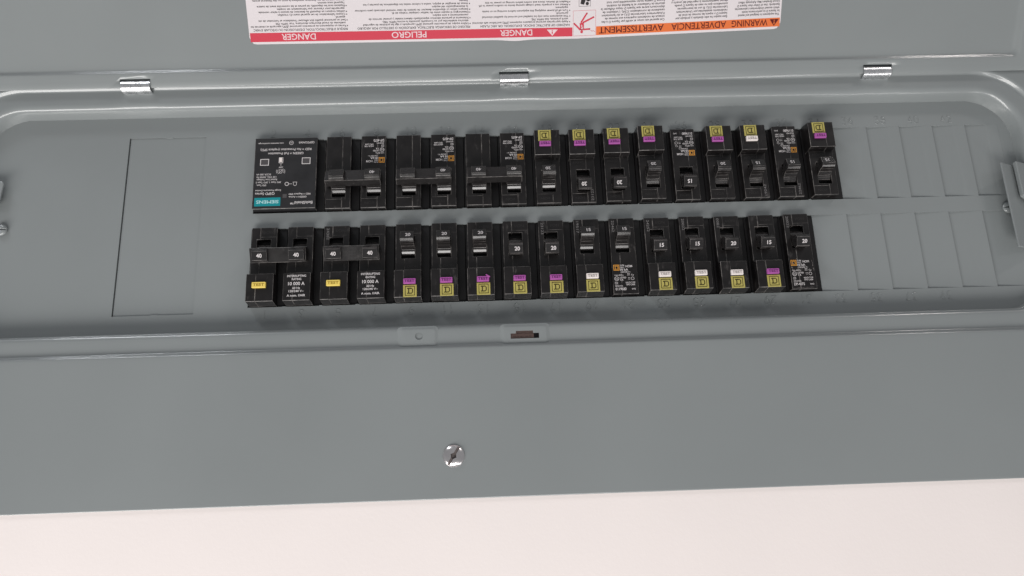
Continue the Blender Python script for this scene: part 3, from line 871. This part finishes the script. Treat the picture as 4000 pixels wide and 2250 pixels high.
# pictogram: a struck figure, upside down, in a thin frame
fl = Flat(); fl.frame(235.3, 251.9, 30.1, 47.6, .16); fl.disc(241.6, 32.9, 1.0)
PXf = lambda x, y: (235.3+(x-608)/237.0*16.6, 30.1+(366-y)/256.0*17.5)
fl.poly([PXf(*p) for p in ((676, 238), (720, 228), (722, 300), (682, 308))])
for pa in (((690, 232), (752, 140)), ((712, 232), (822, 182)), ((684, 305), (620, 240)), ((690, 302), (782, 300))):
    fl.stroke(PXf(*pa[0]), PXf(*pa[1]), 1.15); fl.disc(*PXf(*pa[1]), .55)
fl.path([PXf(*p) for p in ((790, 312), (806, 324), (818, 318), (838, 330))], .25)
on_lid(fl, 'pictogram', 0.08, ['red'])
fl = Flat(); fl.path([PXf(*p) for p in ((690, 255), (705, 262), (692, 272), (712, 280), (690, 292), (715, 296))], .4)
on_lid(fl, 'pictogram', 0.12, ['paper'])
fl = Flat(); fl.frame(239.5, 248.0, 50.3, 60, .2); fl.disc(245.6, 52.2, 1.2); fl.disc(246.3, 55.3, 1.7); fl.poly([(240.6, 52.2), (243.2, 51.5), (244.5, 54.6), (241.4, 56)])
on_lid(fl, 'pictogram', 0.08, ['ink'])
def block(x, u0, pitch, cap, lines, full, header=None, hw=None):
    """lines run away from the hinge, upside down; full: width of the longest line"""
    fl_ = Flat()
    wid = max(bbox(glyphs(s)[0])[1]-bbox(glyphs(s)[0])[0] for s in lines)
    sq = full/(wid*cap/CAP)
    if header: fl_.text(header, x-0.5, u0-2.2, cap*1.12, width=hw, flip=True, bold=.012)
    for i, s in enumerate(lines):
        ind = 0 if s.startswith('\u2022') else 1.6
        if s.startswith('\u2022'):
            fl_.disc(x-0.4, u0+i*pitch, .42, 0, 8); s = s[1:]; ind = 1.4
        fl_.text(s, x-ind, u0+i*pitch, cap, flip=True, squeeze=sq, bold=.014)
    return on_lid(fl_, 'printed_text', 0.06, ['ink'])
block(72.0, 40.2, 1.95, 1.30, ["\u2022Portez un \u00e9quipement de protection personnel (\u00c9PP) appropri\u00e9 et observez les", "m\u00e9thodes de travail \u00e9lectrique s\u00e9curitaire. Voir NFPA 70E.",
 "\u2022Seul un personnel qualifi\u00e9 doit effectuer l'installation et l'entretien de cet", "appareil.", "\u2022Coupez l'alimentation de cet appareil avant d'y travailler.",
 "\u2022Utilisez toujours un dispositif de d\u00e9tection de tension \u00e0 valeur nominale", "appropri\u00e9e pour s'assurer que l'alimentation est coup\u00e9e.",
 "\u2022Replacez tous les dispositifs, les portes et les couvercles avant de mettre", "l'appareil sous tension.", "Le non-respect de ces directives entra\u00eenera la mort ou des blessures graves."], 69.0,
 "RISQUE D'\u00c9LECTROCUTION, D'EXPLOSION OU D'\u00c9CLAIR D'ARC", 67.5)
block(160.6, 40.2, 1.95, 1.30, ["\u2022Utilice equipo de protecci\u00f3n personal (EPP) apropiado y siga las pr\u00e1cticas de seguridad", "el\u00e9ctrica establecidas por su Compa\u00f1\u00eda (consulte la norma NFPA 70E).",
 "\u2022Solamente el personal el\u00e9ctrico especializado deber\u00e1 instalar y prestar servicio de", "mantenimiento a este equipo.", "\u2022Desenergice el equipo antes de realizar cualquier trabajo en \u00e9l.",
 "\u2022Siempre utilice un dispositivo detector de tensi\u00f3n de valor nominal adecuado para confirmar", "la desenergizaci\u00f3n del equipo.",
 "\u2022Antes de energizar el equipo, vuelva a colocar todos los dispositivos, las puertas y los", "frentes."], 82.5,
 "PELIGRO DE DESCARGA EL\u00c9CTRICA, EXPLOSI\u00d3N O DESTELLO POR ARQUEO", 81.5)
block(233.2, 40.2, 1.95, 1.30, ["\u2022Apply appropriate personal protective equipment (PPE) and follow safe electrical", "work practices. See NFPA 70E.", "\u2022This equipment must only be installed and serviced by qualified electrical", "personnel.",
 "\u2022Turn off all power supplying this equipment before working on or inside", "equipment.", "\u2022Always use a properly rated voltage sensing device to confirm power is off.", "\u2022Replace all devices, doors and covers before turning on power to this", "equipment."], 70.5,
 "HAZARD OF ELECTRIC SHOCK, EXPLOSION, OR ARC FLASH", 65.0)
block(304.0, 38.8, 2.2, 1.48, ["Cet appareil est con\u00e7u et v\u00e9rifi\u00e9 par Square D \u00e0 des", "niveaux de rendement sup\u00e9rieurs aux normes de", "l'Underwriters Laboratories (UL) et de l'association", "canadienne de normalisation (CSA). L'utilisation de", "disjoncteurs autres que Square D risque d'affecter la",
 "s\u00e9curit\u00e9 de l'utilisateur et la fiabilit\u00e9 du mat\u00e9riel.", "Square D rejette toute responsabilit\u00e9 pour tout", "dommage ou mauvais fonctionnement"], 46.8)
block(350.2, 38.8, 2.2, 1.48, ["Este equipo ha sido dise\u00f1ado y probado por", "Square D y supera las normas de nivel de", "rendimiento establecidas por Underwriters", "Laboratories (UL). El uso de interruptores", "autom\u00e1ticos que no sean de Square D puede", "afectar negativamente la seguridad del usuario y", "deteriorar la confiabilidad del equipo. Square D"], 41.5)
block(388.8, 38.8, 2.2, 1.48, ["This equipment is designed and tested", "by Square D to performance levels", "which exceed Underwriters Laboratories", "Standards. Use of Other than Square D", "Circuit Breakers May Adversely Affect", "User Safety and Impair Reliability."], 33.0)

# ------------------------------------------------------------------ latch pads on the lower flange
def pad(name, x0, x1, z0, z1, hole, th=0.75):
    # a soft-edged raised land in the flange with a real hole through it
    bm = bmesh.new(); L = []
    for off, h in ((-0.6, -0.05), (0.3, 0.12), (1.1, 0.5*th), (1.9, 0.88*th), (2.7, th)):
        L.append([bm.verts.new((x, -12.0-h, z)) for (x, z) in loop(x0+off, x1-off, z0+off*0.8, z1-off*0.8, 2.6-off*0.5, [i/12 for i in range(13)], 5)])
    k = len(L[0])
    for a, b in zip(L, L[1:]):
        for i in range(k): bm.faces.new((a[i], a[(i+1) % k], b[(i+1) % k], b[i]))
    hv = [bm.verts.new((x, -12.0-th, z)) for (x, z) in hole]; hb = [bm.verts.new((x, -11.7, z)) for (x, z) in hole]; q = len(hole)
    for i in range(q): bm.faces.new((hv[i], hb[i], hb[(i+1) % q], hv[(i+1) % q]))
    es = [bm.edges.get((L[-1][i], L[-1][(i+1) % k])) for i in range(k)] + [bm.edges.get((hv[i], hv[(i+1) % q])) for i in range(q)]
    bmesh.ops.triangle_fill(bm, use_beauty=True, use_dissolve=False, edges=es, normal=(0, -1, 0))
    me = bm_mesh(name, bm, ['paint'], True)
    o = part(name, me); md = o.modifiers.new('edge_split', 'EDGE_SPLIT'); md.split_angle = math.radians(50)
    return o
pad('latch_pad', 106.0, 133.0, -98.0, -83.6, [(120.3+2.6*math.cos(2*math.pi*i/24), -89.8+2.6*math.sin(2*math.pi*i/24)) for i in range(24)])
sz0, sz1, sz2 = -93.6, -90.0, -88.3
lp = pad('latch_pad', 175.5, 208.5, -98.0, -83.8, [(182.3, sz0), (201.5, sz0), (201.5, sz1), (197.6, sz1), (197.4, sz2), (186.0, sz2), (185.8, sz1), (182.3, sz1)])
bm = bmesh.new(); box(bm, 181.4, 198.0, -12.16, -11.9, -94.2, -87.6); st_ = link('inner_sticker', bm_mesh('inner_sticker', bm, ['brown']), lp)
bm = bmesh.new(); box(bm, 198.0, 202.4, -12.14, -11.9, -94.2, -87.6); link('slot_gap_shade', bm_mesh('slot_gap_shade', bm, ['hole']), lp)  # black block laid in as the shade of the open slot
fl = Flat(); fl.text('BINATION AFCI', 186.6, -90.0, .95, width=10.9); fl.text('ISSUE NO. AK-70', 184.0, -92.2, .95, width=12.4)
fl.front('inner_sticker', -12.2, ['browntxt'], lp)

# cover screw: domed, slotted, square recess
def screw_mesh(R, H, slot, sq, mt):
    bm = bmesh.new(); seg = 64; rings = [(R, 0.0), (R, 0.25), (R*0.985, 0.5), (R*0.95, 0.85), (R*0.88, 1.35), (R*0.76, 1.85), (R*0.6, 2.22), (R*0.4, 2.45), (R*0.2, 2.57)]
    rr = [[bm.verts.new((r*math.cos(2*math.pi*i/seg), -h*H/2.6, r*math.sin(2*math.pi*i/seg))) for i in range(seg)] for r, h in rings]
    for a, b in zip(rr, rr[1:]):
        for i in range(seg): bm.faces.new((a[i], a[(i+1) % seg], b[(i+1) % seg], b[i]))
    bm.faces.new(rr[0][::-1]); c_ = bm.verts.new((0, -H, 0))
    for i in range(seg): bm.faces.new((rr[-1][i], rr[-1][(i+1) % seg], c_))
    body = bpy.data.objects.new('s', bm_mesh('cover_screw', bm, [mt], True)); COL.objects.link(body)
    bm = bmesh.new()
    w = R*0.12
    if slot: prism(bm, [(-R*1.2, -w), (-w*2.2, -w), (-w*1.2, -w*1.7), (w*1.2, -w*1.7), (w*2.2, -w), (R*1.2, -w), (R*1.2, w), (w*2.2, w), (w*1.2, w*1.7), (-w*1.2, w*1.7), (-w*2.2, w), (-R*1.2, w)], 'y', -H*1.5, -H*0.38)
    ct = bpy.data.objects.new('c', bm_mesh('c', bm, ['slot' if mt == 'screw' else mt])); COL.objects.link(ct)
    bm = bmesh.new(); a = R*0.24
    prism(bm, [(0, -a*1.3), (a*1.3, 0), (0, a*1.3), (-a*1.3, 0)], 'y', -H*1.5, -H*0.12)
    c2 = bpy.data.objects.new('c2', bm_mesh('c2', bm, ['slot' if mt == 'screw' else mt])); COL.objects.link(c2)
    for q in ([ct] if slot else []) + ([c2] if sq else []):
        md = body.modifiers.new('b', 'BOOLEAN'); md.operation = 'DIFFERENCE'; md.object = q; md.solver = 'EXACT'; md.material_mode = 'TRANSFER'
    me = bpy.data.meshes.new_from_object(body.evaluated_get(bpy.context.evaluated_depsgraph_get()))
    for q in (body, ct, c2): bpy.data.objects.remove(q)
    me.polygons.foreach_set('use_smooth', [True]*len(me.polygons))
    return me
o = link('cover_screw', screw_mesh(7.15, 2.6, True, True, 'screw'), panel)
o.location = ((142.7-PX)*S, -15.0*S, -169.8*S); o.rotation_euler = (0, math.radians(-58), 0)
md = o.modifiers.new('edge_split', 'EDGE_SPLIT'); md.split_angle = math.radians(35)

# dead-front hold-down tabs at both ends of the opening, each with its screw
def tab(pts_front, name, side):
    bm = bmesh.new()
    for (x0, x1, y, z0, z1) in pts_front:
        box(bm, x0, x1, y, y+1.4, z0, z1, 0.35, 0, 2)
    return part(name, bm_mesh(name, bm, ['paint']))
bm = bmesh.new()
def slab(pts, th=1.6, bev=0.5):
    # four-cornered bent sheet: (x, y, z) corners of the front, pushed back by th
    t = bmesh.new(); A = [t.verts.new(p) for p in pts]; B = [t.verts.new((p[0], p[1]+th, p[2])) for p in pts]
    t.faces.new(A); t.faces.new(B[::-1]); k = len(pts)
    for a in range(k): t.faces.new((A[a], B[a], B[(a+1) % k], A[(a+1) % k]))
    bmesh.ops.recalc_face_normals(t, faces=t.faces); bevel_new(t, list(t.edges), bev, 0, 2)
    tmp = bpy.data.meshes.new('tmp'); t.to_mesh(tmp); t.free(); bm.from_mesh(tmp); bpy.data.meshes.remove(tmp)
slab([(545.8, -12.6, -38.0), (566.5, -3.2, -38.0), (566.5, -3.2, 26.4), (545.8, -12.6, 27.2)], 1.6, 0.7)
slab([(557.6, -12.2, 1.0), (568.0, -8.0, -4.0), (570.0, -7.0, 27.4), (557.6, -12.0, 28.0)], 4.0, 0.8)
part('hold_down_tab', bm_mesh('hold_down_tab', bm, ['paint']))
bm = bmesh.new()
prism(bm, [(-196, 12.6), (-177.2, 13.2), (-175.6, 31.5), (-176.6, 33.0), (-196, 34)], 'y', -6.4, -4.8, 0.5, 'all', 0, 2)
part('hold_down_tab', bm_mesh('hold_down_tab', bm, ['paint']))
sm = screw_mesh(4.2, 2.0, True, False, 'paint')
for (x, y, z) in ((-175.6, -1.5, -2.2), (552.5, -1.2, -4.6)):
    me = sm
    o = link('hold_down_screw', me, panel); o.location = ((x-PX)*S, y*S, z*S)
